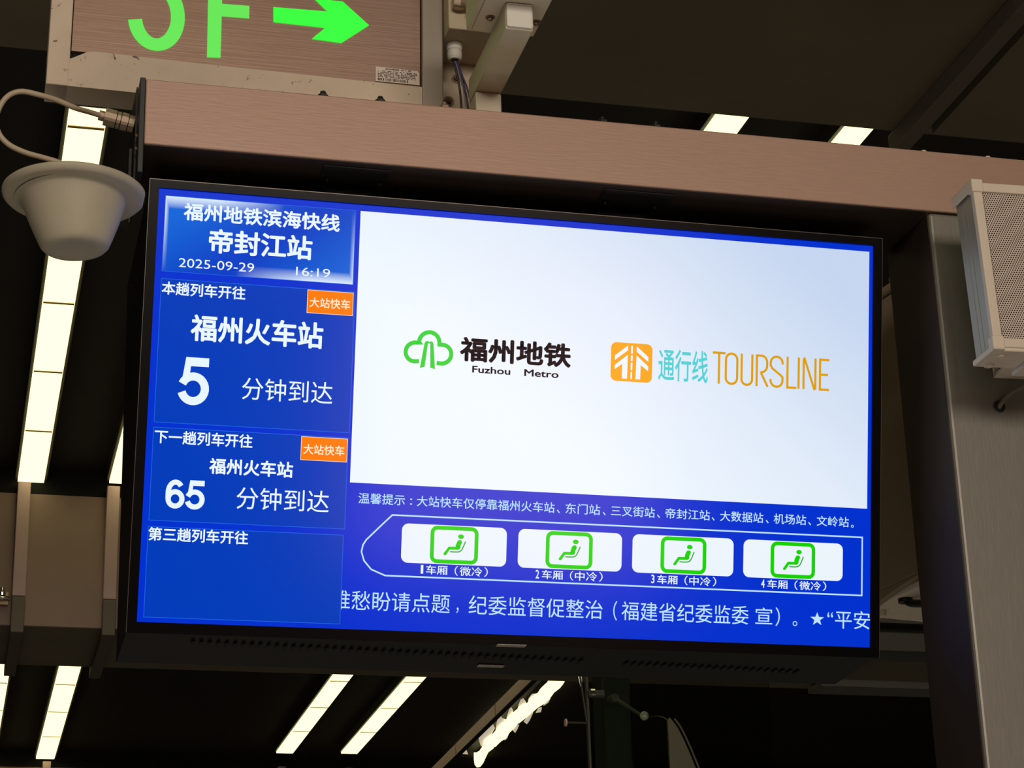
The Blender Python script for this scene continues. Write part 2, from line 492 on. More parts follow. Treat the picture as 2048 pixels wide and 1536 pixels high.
# fascia beam left of it, with vertical seams
t = thing('fascia_beam', 'rose grey fascia beam with dark seams, left of the lamp reflection', 'beam', (2.1, 9.0, 1.6))
fx = lambda y: 2.133 + (y - 8.0) * .018
for ya, yb in ((7.731, 8.80), (8.80, 9.84), (9.84, 10.88), (10.88, 11.92), (11.92, 12.96)):
    ya += .008; yb -= .008
    obj('fascia_panel', prism([(fx(ya), ya, 1.6), (fx(ya) + .02, ya, 1.6), (fx(yb) + .02, yb, 1.6), (fx(yb), yb, 1.6)], (0, 0, .064)), M_BAR, t)
obj('backing_channel', prism([(fx(7.735) + .004, 7.735, 1.597), (fx(7.735) + .03, 7.735, 1.597), (fx(13.1) + .03, 13.135, 1.597), (fx(13.1) + .004, 13.135, 1.597)], (0, 0, .060)), M_DARK, t)

# pipe clamp at the left edge
t = thing('pipe_clamp', 'small shiny pipe clamp on the beige ceiling rib at the left edge of view', 'clamp', (-.48, 6.96, 1.64))
obj('strap', tube([(-.55, 6.95, 1.640), (-.50, 6.935, 1.640), (-.455, 6.95, 1.640)], .009, 10), M_CHROME, t)
obj('wing_bolt', lathe([(0, 0), (.014, 0), (.016, .012), (.010, .02), (.010, .034), (0, .036)], (-.487, 6.94, 1.650), 14), M_CHROME, t)
obj('mount', box(-.50, -.46, 6.955, 6.99, 1.615, 1.67), M_ZINC, t)

# ================================================================== SCREEN-DOOR STRUCTURE FAR BEHIND (lower right)
t = thing('header_rail', 'dark grey green horizontal rail seen between display and steel column', 'rail', (2.2, 3.05, .42))
obj('rail_body', box(1.72, 2.6, 3.0, 3.12, .508, .562), M_GREEN, t, bevel=.003)
obj('rail_lower', box(1.62, 2.6, 3.0, 3.10, .404, .418), M_GREEN, t)
obj('rail_lip', box(1.62, 2.6, 3.03, 3.1, .425, .430), M_GREEN, t)
obj('rail_upper', box(1.72, 2.6, 3.0, 3.10, .588, .596), M_GREEN, t)
obj('end_post', box(2.5, 2.6, 3.0, 3.12, -2.7, .62), M_GREEN, t)
t = thing('glass_screen', 'glass screen pane with a pale edge and steel fixing arms, below the display', 'glass', (1.15, 3.5, -2.7))
obj('pane', prism([(1.104, 3.50, -2.69), (1.104, 3.50, .60), (1.70, 3.60, .60), (1.70, 3.60, -2.69)], (0, .010, 0)), M_GLASS, t)
obj('pane_edge', box(1.098, 1.104, 3.496, 3.512, -2.7, .6), M_GREEN, t)
obj('patch_fitting', rod((1.100, 3.49, .477), (1.147, 3.49, .479), .011), M_GREEN, t)
obj('fitting_cap', rod((1.106, 3.485, .480), (1.118, 3.485, .481), .012), M_CHROME, t)
obj('stay_cap', rod((1.027, 3.487, .392), (1.0315, 3.487, .392), .011, 18), M_PINK, t)
obj('stay_rod', rod((1.0315, 3.487, .392), (1.098, 3.50, .395), .003), M_GREEN, t)
obj('stay_rod', rod((1.078, 3.5, .56), (1.096, 3.5, .40), .003), M_GREEN, t)
obj('stay_plate', prism([(1.0755, 3.5, .54), (1.086, 3.5, .54), (1.0865, 3.5, .505), (1.083, 3.5, .502)], (0, .006, 0)), M_GLOW, t)
obj('arm_ring', rod((1.223, 3.625, .5015), (1.223, 3.68, .506), .012, 20), M_RIDGE, t)
obj('arm', rod((1.226, 3.63, .4985), (1.290, 3.60, .445), .0055), M_RIDGE, t)
obj('round_fitting', lathe([(0, -.012), (.012, -.010), (.0135, 0), (.012, .008), (.005, .012), (0, .012)], (1.300, 3.595, .4415), 20, axis=(-.2, -1, -.2)), mat('satin_steel_fitting', (226, 220, 210), 0.3, 0.3), t)
obj('stay_wire', tube([(1.313, 3.59, .438), (1.326, 3.56, .434), (1.334, 3.52, .422), (1.336, 3.49, .408)], .0016, 8), M_RIDGE, t)
t = thing('support_post', 'dark upright post behind the glass screen pane', 'post', (1.24, 3.6, -2.7))
obj('post_body', box(1.20, 1.29, 3.685, 3.785, -2.7, .60), mat('post_dark_green', (34, 34, 27), .6, spec=.3), t, bevel=.004)
t = thing('curved_fin', 'olive grey curved fin below the round fitting, lower right of centre', 'panel', (1.36, 3.5, -.4))
pts = [(1.332, 3.475, .402), (1.338, 3.475, .412), (1.345, 3.475, .405)]
for k in range(12):
    f = (k + 1) / 12
    pts.append((1.345 + .11 * f ** .8, 3.475, .405 - .28 * f ** 1.05))
pts += [(1.47, 3.475, -2.7), (1.332, 3.475, -2.7)]
obj('fin_body', prism(pts, (0, .012, 0)), M_GREENL, t)
obj('fin_edge', tube([(p[0] + .008, p[1], p[2] + .004) for p in pts[2:14]], .003, 8), M_RIDGE, t)

# beige cabinet behind the gap between display and column
def cab_pt(a, b, z):
    r = math.radians(11); o = Vector((.684, .32, 0))
    return Vector((o.x + a * math.cos(r) - b * math.sin(r), o.y + a * math.sin(r) + b * math.cos(r), z))
def cab(a0, a1, b0, b1, z0, z1):
    return prism([cab_pt(a0, b0, z0), cab_pt(a1, b0, z0), cab_pt(a1, b1, z0), cab_pt(a0, b1, z0)], (0, 0, z1 - z0))
t = thing('equipment_cabinet', 'beige metal cabinet seen through the gap between display and steel column', 'cabinet', cab_pt(.12, .1, -.14))
obj('body', cab(0, .16, 0, .22, -.075, .374), M_CAB, t, bevel=.004)
obj('lid', cab(-.004, .164, -.004, .224, .376, .391), M_CAB, t, bevel=.005)
obj('lid_screw', rod(cab_pt(.003, .012, .391), cab_pt(.003, .012, .399), .005), M_ZINC, t)
obj('wall_bracket', cab(.12, .158, -.312, -.001, -.05, .36), M_CAB, t)
pb = []
for k in range(13):
    f = k / 12; pb.append(cab_pt(0, .20 * f, -.076 - .030 * f ** 1.6))
obj('curved_skirt', prism(pb + [cab_pt(0, .20, -.0745), cab_pt(0, 0, -.0745)], (.012, .002, 0)), M_CAB, t)
obj('base_plate', cab(.012, .16, .01, .20, -.090, -.077), M_CABW, t, bevel=.003)
obj('base_bolt', rod(cab_pt(.03, .16, -.100), cab_pt(.03, .16, -.090), .009, 12), M_CABW, t)
obj('cable_elbow', tube([cab_pt(.028, .09, -.090), cab_pt(.030, .08, -.099), cab_pt(.045, .05, -.106), cab_pt(.10, .03, -.106)], .006, 12), M_WIRE1, t)
obj('cable_gland', rod(cab_pt(.028, .09, -.096), cab_pt(.028, .09, -.090), .011, 16), M_WIRE1, t)

# ================================================================== STEEL FRAME
t = thing('steel_column', 'brushed steel column carrying the crossbeam and speaker at the right', 'column', (.70, -.03, -2.7))
obj('shaft', box(.5426, .90, -.100, .036, -2.7, .2985), M_COL, t, bevel=.005, seg=3)
obj('side_shade', box(.5412, .5425, -.0965, .036, -2.69, .2980), M_SHADE, t, label='dark brown sheet for the shade on the side face')  # shade of the side face painted on as a thin dark sheet
obj('cable_hole', lathe([(0, 0), (.0078, 0), (.0082, .0014), (.0070, .0016), (0, .0016)], (.6142, -.1002, .0255), 24, axis=(0, -1, 0)), M_WIRE1, t, label='black rubber grommet')
t = thing('steel_crossbeam', 'brushed rose steel crossbeam above the display', 'beam', (.2, -.03, .3))
obj('beam_body', box(-.4985, .98, -.100, .036, .3010, .3907), M_BEAM, t, bevel=.0016)
obj('underside_shade', box(-.497, .541, -.0985, .034, .2996, .3009), M_SHADE, t, label='dark brown sheet for the shade under the beam')  # thin dark sheet standing for the shade below the beam
obj('end_plate', box(-.5055, -.4986, -.100, .045, .262, .3925), M_DARK, t, bevel=.001)
obj('end_flange', box(-.5075, -.5056, -.07, .045, .26, .394), M_DARK, t)
for (y, z) in ((-.02, .33), (-.02, .305), (.02, .30), (-.085, .318), (-.085, .30)):
    obj('plate_screw', rod((-.5082, y, z), (-.5050, y, z), .0024, 10), M_ZINC, t)
for x, m_ in ((-.2727, M_BOLT), (-.1983, M_BOLT), (-.114, M_ZINC), (.0992, M_BOLT), (.1729, M_BOLT), (.5556, M_SPK), (.6506, M_SPK)):
    obj('top_bolt', hexbolt(bmesh.new(), (x, -.078, .3907), .0075, .0175 if m_ is not M_SPK else .012), m_, t)

# ================================================================== DISPLAY
un = Vector((0, -math.cos(TILT), -math.sin(TILT)))
uu = Vector((0, -math.sin(TILT), math.cos(TILT)))
def S(u, v, off=0.0): return Vector(((u / 1920 - .5) * W, 0, 0)) + uu * ((.5 - v / 1080) * H) + un * off
def SM(x, v, off=0.0): return Vector((x, 0, 0)) + uu * v + un * off

disp = thing('passenger_display', 'black passenger information display showing train arrivals on a blue page', 'display', (0, 0, 0))
HX = .4868
# housing profile in the YZ plane
prof = [(SM(0, .2765, -.004)), (SM(0, -.2795, -.004)), Vector((0, .215, -.2735)), Vector((0, .250, .262)), ]
prof = [Vector((-HX, p.y, p.z)) for p in prof]
bm = prism(prof, (2 * HX, 0, 0))
obj('housing', bm, M_BLACK, disp, bevel=.0015)
# bezel bars (each a rounded strip) round the glass
BI = .4752; BJ = .2677
def bez(x0, x1, v0, v1):
    return prism([SM(x0, v0, -.004), SM(x1, v0, -.004), SM(x1, v1, -.004), SM(x0, v1, -.004)], un * .0075)
obj('bezel', bez(-HX, HX, BJ, .2775), M_BEZEL, disp)
obj('bezel', bez(-HX, HX, -.2805, -BJ), M_BEZEL, disp)
obj('bezel', bez(-HX, -BI, -BJ, BJ), M_BEZEL, disp)
obj('bezel', bez(BI, HX, -BJ, BJ), M_BEZEL, disp)
# thin bright trim line along top and sides
obj('edge_trim', bez(-HX, HX, .2776, .2784), M_EDGE, disp, label='thin bright trim line')
obj('edge_trim', bez(-HX - .0007, -HX - .0001, -.2805, .2784), M_EDGE, disp)
obj('edge_trim', bez(HX + .0001, HX + .0007, -.2805, .2784), M_EDGE, disp)
# underside: ventilation slots and two stickers
bm = bmesh.new()
for k in range(78):
    if 49 <= k <= 53: continue
    x = -.405 + k * .0105
    y = .1175 + (x + .15) * .062
    B(bm, x, x + .0042, y - .009, y + .009, -.2745, -.2735)
obj('vent_slots', bm, M_VOID, disp, kind='stuff')
obj('sticker', box(-.0285, .009, .0555, .0665, -.2745, -.2738), M_STICK, disp, label='pale grey sticker')
obj('sticker', box(-.0270, .0078, .1645, .1765, -.2742, -.2736), M_STICK, disp, label='pale grey sticker')
# hangers from the crossbeam
for x0, x1 in ((-.273, -.187), (.095, .190)):
    obj('hanger_bracket', box(x0, x1, -.088, -.004, .2975, .3008), M_DARK, disp)
    obj('hanger_web', box(x0 + .006, x0 + .075, -.03, .03, .255, .298), M_VOID, disp)
    for dx in (.01, .078): obj('hanger_bolt', hexbolt(bmesh.new(), (x0 + dx, -.055, .2975), .003, .006, (0, 0, -1)), M_BOLT, disp)

# ---- screen page
def quad(u0, v0, u1, v1, off, bm=None, uvs=False, r=0, grid=None):
    bm = bm or bmesh.new()
    if r:
        pts = []
        for cx, cy, a0 in ((u1 - r, v0 + r, -90), (u1 - r, v1 - r, 0), (u0 + r, v1 - r, 90), (u0 + r, v0 + r, 180)):
            for k in range(9):
                a = math.radians(a0 + k * 90 / 8)
                pts.append((cx + r * math.cos(a), cy + r * math.sin(a)))
        bm.faces.new([bm.verts.new(S(a, b, off)) for a, b in reversed(pts)])
    else:
        f = bm.faces.new([bm.verts.new(S(*p, off)) for p in ((u0, v1), (u1, v1), (u1, v0), (u0, v0))])
        if uvs:
            l = bm.loops.layers.uv.new('UVMap')
            for lp, c in zip(f.loops, ((0, 0), (1, 0), (1, 1), (0, 1))): lp[l].uv = c
    return bm


def stroke(pts, w, off, bm=None, closed=False):
    """ribbon of width w along page points, mitred"""
    bm = bm or bmesh.new()
    P = [Vector((p[0], p[1])) for p in pts]; n = len(P); L = []; Rr = []
    for i in range(n):
        a = P[i - 1] if (i > 0 or closed) else None
        b = P[(i + 1) % n] if (i < n - 1 or closed) else None
        d1 = (P[i] - a).normalized() if a is not None else None
        d2 = (b - P[i]).normalized() if b is not None else None
        if d1 is None: d1 = d2
        if d2 is None: d2 = d1
        n1 = Vector((-d1.y, d1.x)); n2 = Vector((-d2.y, d2.x))
        m = n1 + n2
        m = n1 if m.length < 1e-4 else m.normalized()
        k = w / 2 / max(.45, m.dot(n1))
        L.append(bm.verts.new(S(*(P[i] + m * k), off))); Rr.append(bm.verts.new(S(*(P[i] - m * k), off)))
    for i in range(n if closed else n - 1):
        j = (i + 1) % n
        f = bm.faces.new((L[i], L[j], Rr[j], Rr[i]))
    for f in bm.faces:
        f.normal_update()
        if f.normal.dot(un) < 0: f.normal_flip()
    return bm


def arc(cx, cy, rx_, ry_, a0, a1, n=14):
    return [(cx + rx_ * math.cos(math.radians(a0 + (a1 - a0) * k / n)), cy + ry_ * math.sin(math.radians(a0 + (a1 - a0) * k / n))) for k in range(n + 1)]


def poly(pts, off, bm=None):
    bm = bm or bmesh.new()
    f = bm.faces.new([bm.verts.new(S(*p, off)) for p in pts]); f.normal_update()
    if f.normal.dot(un) < 0: f.normal_flip()
    return bm


def text_mesh(body, bold=0.0, sx=1.0):
    c = bpy.data.curves.new('t', 'FONT'); c.body = body; c.size = 1; c.resolution_u = 3
    c.offset = bold
    o = bpy.data.objects.new('t', c); C.objects.link(o)
    bpy.context.view_layer.update()
    dg = bpy.context.evaluated_depsgraph_get()
    me = bpy.data.meshes.new_from_object(o.evaluated_get(dg))
    bpy.data.objects.remove(o); bpy.data.curves.remove(c)
    return me


screen = obj('screen', prism([S(0, 0, -.003), S(1920, 0, -.003), S(1920, 1080, -.003), S(0, 1080, -.003)], un * .0030), E_BG, disp)
screen['label'] = 'lit blue screen page'


def txt(body, u0, v0, u1, v1, m, bold=0.0, off=.0010, clip=None, name='lettering', label=None):
    me = text_mesh(body)
    bm = bmesh.new(); bm.from_mesh(me); bpy.data.meshes.remove(me)
    if bold > .001:      # heavier weight: the same glyphs struck several times, slightly apart
        src = bm.copy()
        for k in range(8):
            a = k * math.pi / 4
            cp = src.copy()
            for v in cp.verts: v.co += Vector((bold * math.cos(a), bold * math.sin(a), 0))
            tmp = bpy.data.meshes.new('t'); cp.to_mesh(tmp); cp.free(); bm.from_mesh(tmp); bpy.data.meshes.remove(tmp)
        src.free()
    xs = [v.co.x for v in bm.verts]; ys = [v.co.y for v in bm.verts]
    x0, x1, y0, y1 = min(xs), max(xs), min(ys), max(ys)
    for v in bm.verts:
        v.co = Vector((u0 + (v.co.x - x0) / (x1 - x0) * (u1 - u0), v1 - (v.co.y - y0) / (y1 - y0) * (v1 - v0), 0))
    if clip:
        for cu, sgn in ((clip[0], -1), (clip[1], 1)):
            bmesh.ops.bisect_plane(bm, geom=bm.verts[:] + bm.edges[:] + bm.faces[:], plane_co=(cu, 0, 0), plane_no=(sgn, 0, 0), clear_outer=True)
    for v in bm.verts: v.co = S(v.co.x, v.co.y, off)
    return obj(name, bm, m, screen, label)


def panel(u0, v0, u1, v1):
    obj('departure_panel', quad(u0, v0, u1, v1, .0004), E_PANEL, screen)
    obj('panel_outline', stroke([(u0, v0), (u1, v0), (u1, v1), (u0, v1)], 1.6, .0006, closed=True), E_LINE, screen)


obj('title_box', quad(17, 17, 500, 209, .0005, uvs=True), E_HEAD, screen)
obj('panel_outline', stroke([(17, 17), (500, 17), (500, 209), (17, 209)], 1.4, .0007, closed=True), E_LINE, screen)
panel(17, 228, 506, 588); panel(16.5, 601, 503.5, 831); panel(16, 846.5, 501, 1068)
txt('福州地铁滨海快线', 64, 31, 460, 76, E_TXT, .024)
txt('帝封江站', 130, 92, 392, 154.5, E_TXT, .026)
txt('2025-09-29', 58, 173, 246.5, 196, E_TXT)
txt('16:19', 353, 173.5, 440, 195.5, E_TXT)
txt('本趟列车开往', 19, 234.5, 228, 268, E_TXT, .018)
txt('下一趟列车开往', 20, 606.5, 262.5, 640.5, E_TXT, .018)
txt('第三趟列车开往', 17, 847.5, 262.5, 881, E_TXT, .018)
for v0 in (230, 603.5):
    obj('express_tag', quad(384.4, v0, 502.5, v0 + 59.5, .0008, r=4), E_ORG, screen)
    obj('tag_outline', stroke([(385, v0 + .5), (502, v0 + .5), (502, v0 + 59), (385, v0 + 59)], 1.2, .0009, closed=True), E_CREAM, screen)
    txt('大站快车', 391, v0 + 18.5, 495, v0 + 44.5, E_CREAM, .012)
txt('福州火车站', 95.5, 312, 429, 380, E_TXT, .026)
txt('福州火车站', 158, 669.5, 367, 709.5, E_TXT, .024)
txt('分钟到达', 230, 463, 459, 519, E_TXT, -.004)
txt('分钟到达', 229, 738, 461, 793, E_TXT, -.004)


def five(u0, v0, w, h, k):
    """heavy grotesque 5 drawn as one stroke"""
    P = lambda x, y: (u0 + x * w, v0 + y * h)
    bm = poly([P(.20, 0), P(.97, 0), P(.97, .19), P(.38, .19), P(.335, .43), P(.12, .55), P(.04, .53)][0:0] or
              [P(.20, 0), P(.95, 0), P(.95, .185), P(.365, .185), P(.325, .50), P(.085, .535)], .0010)
    pts = []
    cx, cy, rx_, ry_ = .47, .655, .385, .258
    for i in range(25):
        a = math.radians(-158 + i * (158 + 163) / 24)
        pts.append(P(cx + rx_ * math.cos(a), cy + ry_ * math.sin(a)))
    return stroke(pts, k * w, .0010, bm)


def six(u0, v0, w, h, k):
    P = lambda x, y: (u0 + x * w, v0 + y * h)
    bm = stroke([P(.5 + .365 * math.cos(math.radians(a)), .665 + .245 * math.sin(math.radians(a))) for a in range(0, 360, 15)], k * w, .0010, closed=True)
    pts = [P(.5 + .375 * math.cos(math.radians(a)), .44 + .35 * math.sin(math.radians(a))) for a in range(180, 322, 10)]
    return stroke([P(.125, .66)] + pts, k * w, .0010, bm)


obj('numeral', five(73, 421.5, 76, 120, .265), E_TXT, screen)
obj('numeral', six(54.5, 728, 46.5, 72, .27), E_TXT, screen)
obj('numeral', five(103.5, 728, 47.5, 72, .265), E_TXT, screen)

obj('slide', quad(512.5, 16.5, 1909, 713, .0005, uvs=True), E_SLIDE, screen, label='white slide with two logos')
# tree shaped logo in green
def fm(x, y): return (637 + (x - 133) * .2515, 313 + (y - 108 - .04 * (x - 390)) * .2515)
def fms(pts, w, bm): return stroke([fm(*p) for p in pts], w * .2515, .0010, bm)
bm = bmesh.new()
cl = [(298, 428)] + [(252 + 97 * math.cos(math.radians(a)), 334 + 97 * math.sin(math.radians(a))) for a in range(85, 286, 12)] + [(292, 240)]
cl += [(396 + 106 * math.cos(math.radians(a)), 235 + 107 * math.sin(math.radians(a))) for a in range(178, 363, 12)] + [(503, 252)]
cl += [(532 + 97 * math.cos(math.radians(a)), 350 + 97 * math.sin(math.radians(a))) for a in range(-82, 101, 12)] + [(480, 442)]
fms(cl, 43, bm)
poly([fm(*p) for p in ((308, 497), (357, 484), (384, 235), (376, 217), (356, 226), (347, 244))], .0010, bm)
poly([fm(*p) for p in ((465, 507), (415, 490), (406, 237), (416, 219), (434, 232), (441, 250))], .0010, bm)
poly([fm(*p) for p in ((376, 217), (384, 240), (395, 246), (406, 240), (416, 219), (405, 222), (396, 231), (387, 220))], .0010, bm)
obj('metro_logo', bm, E_LOGOG, screen, label='green tree shaped line logo')
txt('福州地铁', 784, 323, 1080, 387, E_BLACK, .034)
txt('Fuzhou', 818, 397, 919, 415, E_BLACK, .022)
txt('Metro', 956, 397, 1048, 415.5, E_BLACK, .022)
# orange rounded square with white road shapes
obj('guide_logo', quad(1188, 310.5, 1301, 412.5, .0008, r=15), E_LOGOO, screen, label='orange rounded square logo')
def ts(x, y): return (1188 + (x - 92) * .32, 310.5 + (y - 105 - .055 * (x - 92)) * .3135)
bm = bmesh.new()
for q in (((125, 220), (235, 135), (235, 176), (125, 258)), ((188, 290), (188, 412), (233, 415), (235, 213), (125, 300), (125, 336)),
          ((310, 140), (411, 232), (411, 272), (310, 186)), ((310, 218), (411, 310), (411, 350), (347, 300), (345, 420), (304, 420)),
          ((263, 137), (277, 137), (277, 203), (263, 203)), ((263, 217), (277, 217), (276, 266), (262, 266)),
          ((262, 278), (276, 278), (275, 342), (261, 342)), ((261, 356), (274, 356), (274, 416), (260, 416))):
    poly([ts(*p) for p in q], .0010, bm)
obj('road_mark', bm, E_CAR, screen, label='white road and branch shapes')
txt('通行线', 1318, 319, 1455, 404, E_CYAN, .012)
# condensed line letters
def L(x): return 1467.5 + (x - 957) * .3303
T0, T1 = 320.5, 401.0
K = 6.3; TM = (T0 + T1) / 2
def letters():
    bm = bmesh.new()
    s = lambda p, closed=False: stroke(p, K, .0010, bm, closed)
    s([(L(957), T0), (L(1065), T0)]); s([(L(1012), T0), (L(1012), T1 + 2)])
    x0, x1 = L(1070), L(1166); r = (x1 - x0) / 2; cx = (x0 + x1) / 2
    s(arc(cx, T0 + r, r, r, 180, 360) + arc(cx, T1 - r, r, r, 0, 180), True)
    x0, x1 = L(1203), L(1293); r = (x1 - x0) / 2; cx = (x0 + x1) / 2
    s([(x0, T0 - 2)] + arc(cx, T1 - r, r, r, 180, 0) + [(x1, T0 - 2)])
    x0, x1 = L(1332), L(1420); r = 22
    s([(x0, T1 + 2), (x0, T0)] + [(x1 - 16, T0)] + arc(x1 - 16, T0 + 18, 16, 18, -80, 0) + arc(x1 - 16, T0 + 26, 16, 18, 10, 90) + [(x0 + 12, TM + 5)])
    s([(x1 - 18, TM + 4), (x1 + 2, T1 + 2)])
    x0, x1 = L(1450), L(1552); cx = (x0 + x1) / 2; r = (x1 - x0) / 2
    s([(x1, T0 + 20)] + arc(cx, T0 + r, r, r, 0, -180) + [(x0, T0 + 24), (x0 + 5, TM - 8), (x1 - 5, TM + 9), (x1, T1 - 26)] + arc(cx, T1 - r, r, r, 0, 180) + [(x0, T1 - 20)])
    x0, x1 = L(1594), L(1672); s([(x0, T0 - 2), (x0, T1), (x1, T1)])
    s([(L(1690), T0 - 2), (L(1690), T1 + 2)])
    s([(L(1733), T1 + 2), (L(1733), T0 + 2), (L(1740), T0), (L(1825), T1), (L(1834), T1 - 2), (L(1834), T0 - 2)])
    x0, x1 = L(1874), L(1953); s([(x1, T0), (x0, T0), (x0, T1), (x1, T1)]); s([(x0, TM), (x1 - 3, TM)])
    return bm
obj('lettering', letters(), E_LOGOO2, screen)

# notice line
for b_, a0, a1, y0, y1 in (('温馨提示', 535.4, 654.8, 737.8, 764.8), ('：', 668, 673.4, 746, 762), ('大站快车仅停靠福州火车站', 685.5, 1047, 738, 765), ('、', 1053, 1061, 756, 765),
                           ('东门站', 1076, 1169, 738, 765), ('、', 1176, 1184, 756, 765), ('三叉街站', 1198, 1317, 738, 765), ('、', 1323, 1331, 756, 765),
                           ('帝封江站', 1346, 1468, 738, 765), ('、', 1473, 1481, 756, 765), ('大数据站', 1496, 1616, 738, 765), ('、', 1623, 1631, 756, 765),
                           ('机场站', 1645, 1736, 738, 765), ('、', 1742, 1750, 756, 765), ('文岭站', 1766, 1857, 738, 765), ('。', 1863, 1871, 758, 765.5)):
    txt(b_, a0, y0, a1, y1, E_TICK, .006)
# train outline and cars
tr = [(1896, 790), (1896, 944), (611, 943)] + [(575, 929), (556, 908), (548.5, 886), (552, 868), (560, 855)] + [(600, 814), (624, 790)]
obj('train_outline', stroke(tr, 3.8, .0006, closed=True), E_TICK, screen, label='pale outline of a train')
for k, (u0, u1, c0, c1) in enumerate(((650, 923, 699, 876), (953.5, 1230, 1001.5, 1180), (1258.5, 1535, 1310.7, 1488.5), (1562.6, 1841, 1612.8, 1795))):
    obj('carriage_box', quad(u0, 809.5, u1, 908.5, .0006, r=17), E_CAR, screen)
    ic = (786.4, 1089.0, 1397.5, 1700.5)[k]
    obj('seat_frame_icon', stroke([(p[0], p[1]) for p in
        sum([arc(cx, cy, 13, 13, a, a + 90, 5) for cx, cy, a in ((ic + 44.5, 829.5, -90), (ic + 44.5, 888.5, 0), (ic - 44.5, 888.5, 90), (ic - 44.5, 829.5, 180))], [])], 10, .0008, closed=True), E_GRN, screen)
    du = ic - 786.4
    bm = bmesh.new()
    bm.faces.new([bm.verts.new(S(x + du, y, .0010)) for x, y in arc(803.1, 836.8, 7.8, 5.9, 360, 0, 20)[:-1]])
    stroke([(800 + du, 850.5), (795 + du, 863)], 12.5, .0010, bm)
    bm.faces.new([bm.verts.new(S(x + du, y, .0010)) for x, y in arc(800.2, 850.6, 6.2, 5.2, 360, 0, 16)[:-1]])
    stroke([(797 + du, 866.6), (773.5 + du, 867.2), (763.2 + du, 882)], 7.6, .0010, bm)
    bm.faces.new([bm.verts.new(S(x + du, y, .0010)) for x, y in arc(796, 864.4, 6.3, 6.2, 360, 0, 16)[:-1]])
    bm.faces.new([bm.verts.new(S(x + du, y, .0010)) for x, y in arc(762.6, 882.2, 4, 3.6, 360, 0, 14)[:-1]])
    obj('seated_figure_icon', bm, E_GRN, screen)
    obj('seat_icon', stroke([(x + du, y) for x, y in ((815.4, 848.6), (808, 867), (804.5, 872.5), (798.5, 875.6), (790, 876.3), (776, 876))], 3.2, .0010), E_GRN2, screen)
    w = (c1 - c0)
    txt('1234'[k], c0 + (.016 * w if k == 0 else 0), 912.5, c0 + .052 * w, 934.5, E_TXT, .012)
    txt('车厢', c0 + .093 * w, 912, c0 + .405 * w, 935.2, E_TXT, .008)
    txt('（', c0 + .51 * w, 911.5, c0 + .56 * w, 936, E_TXT)
    txt(('微冷', '中冷', '中冷', '微冷')[k], c0 + .585 * w, 912.5, c0 + .915 * w, 936, E_TXT, .006)
    txt('）', c0 + .945 * w, 911.5, c0 + w, 936, E_TXT)
# scrolling notice, cut by the left panel and the screen edge
CL = (502.5, 1919.5)
txt('难愁盼请点题', 477, 984, 780, 1032, E_TICK, .0, clip=CL)
txt('，', 797, 1016, 803, 1030, E_TICK, .0)
txt('纪委监督促整治', 829, 984, 1182, 1032, E_TICK, .0)
txt('（', 1210.5, 984, 1221, 1034, E_TICK, .0)
txt('福建省纪委监委', 1233, 984, 1579, 1032, E_TICK, .0)
txt('宣', 1598, 986, 1645, 1029, E_TICK, .0)
txt('）', 1654, 984, 1666, 1033, E_TICK, .0)
txt('。', 1702, 1018, 1715, 1031, E_TICK, .0)
star = []
for k in range(10):
    a = math.radians(-90 + 36 * k); r = (20, 8.2)[k % 2]
    star.append((1770.5 + r * math.cos(a), 1011 + r * .92 * math.sin(a)))
obj('star_icon', poly(star, .0010), E_TICK, screen)
txt('“', 1799, 991, 1815, 1005, E_TICK, .0)
txt('平安', 1821, 985.5, 1919.3, 1033, E_TICK, .0, clip=CL)

# ================================================================== DIRECTION SIGN (light box)
sg = thing('direction_sign', 'lit green direction sign in a stained metal frame, top left', 'sign', (-.35, .075, .45))
ROLL = math.radians(.65)
SO = Vector((-.6152, .05, .4515))
def G3(x, z, y=0.0):   # local sign coords from its bottom-left corner
    return Vector((SO.x + x * math.cos(ROLL) + z * math.sin(ROLL), SO.y + y, SO.z - x * math.sin(ROLL) + z * math.cos(ROLL)))
def sbox(x0, x1, y0, y1, z0, z1, bm=None):
    return prism([G3(x0, z0, y0), G3(x1, z0, y0), G3(x1, z1, y0), G3(x0, z1, y0)], (0, y1 - y0, 0), bm)
SWd, SHt = .529, .30
obj('frame_rail', prism([G3(*p) for p in ((0, 0), (.5, 0), (.5, .0525), (.20, .0530), (.060, .0545), (.050, .0525), (.0300, .0405), (0, .0405))], (0, .05, 0)), M_STAIN, sg, label='stained painted bottom rail')
obj('frame_stile', sbox(0, .0285, -.001, .05, .0, SHt), M_STAIN, sg, bevel=.0015)
obj('frame_stile', sbox(SWd - .0295, SWd, -.002, .052, -.03, SHt), M_STEEL, sg, label='smooth grey steel right stile', bevel=.002)
obj('frame_rail', sbox(.0285, SWd - .0295, 0, .05, SHt - .04, SHt), M_STAIN, sg, bevel=.0015)
obj('back_plate', sbox(.0, SWd, .0501, .054, 0, SHt), M_DARK, sg)
obj('front_panel', sbox(.0300, SWd - .031, .006, .012, .0555, SHt - .04), M_SIGNP, sg, label='brushed bronze front panel')
obj('shadow_gap', sbox(.0285, SWd - .0295, .012, .016, .03, SHt - .04), M_VOID, sg)
def g2(X, Z):   # plane coordinates of the photograph's sign face -> local
    dx, dz = X - SO.x, Z - SO.z
    return (dx * math.cos(ROLL) - dz * math.sin(ROLL), dx * math.sin(ROLL) + dz * math.cos(ROLL))
def splate(pts, m, name, label=None, y=.0045, th=.0025):
    q = [g2(*p) for p in pts]
    return obj(name, prism([G3(a, b, y) for a, b in q], (0, th, 0)), m, sg, label)
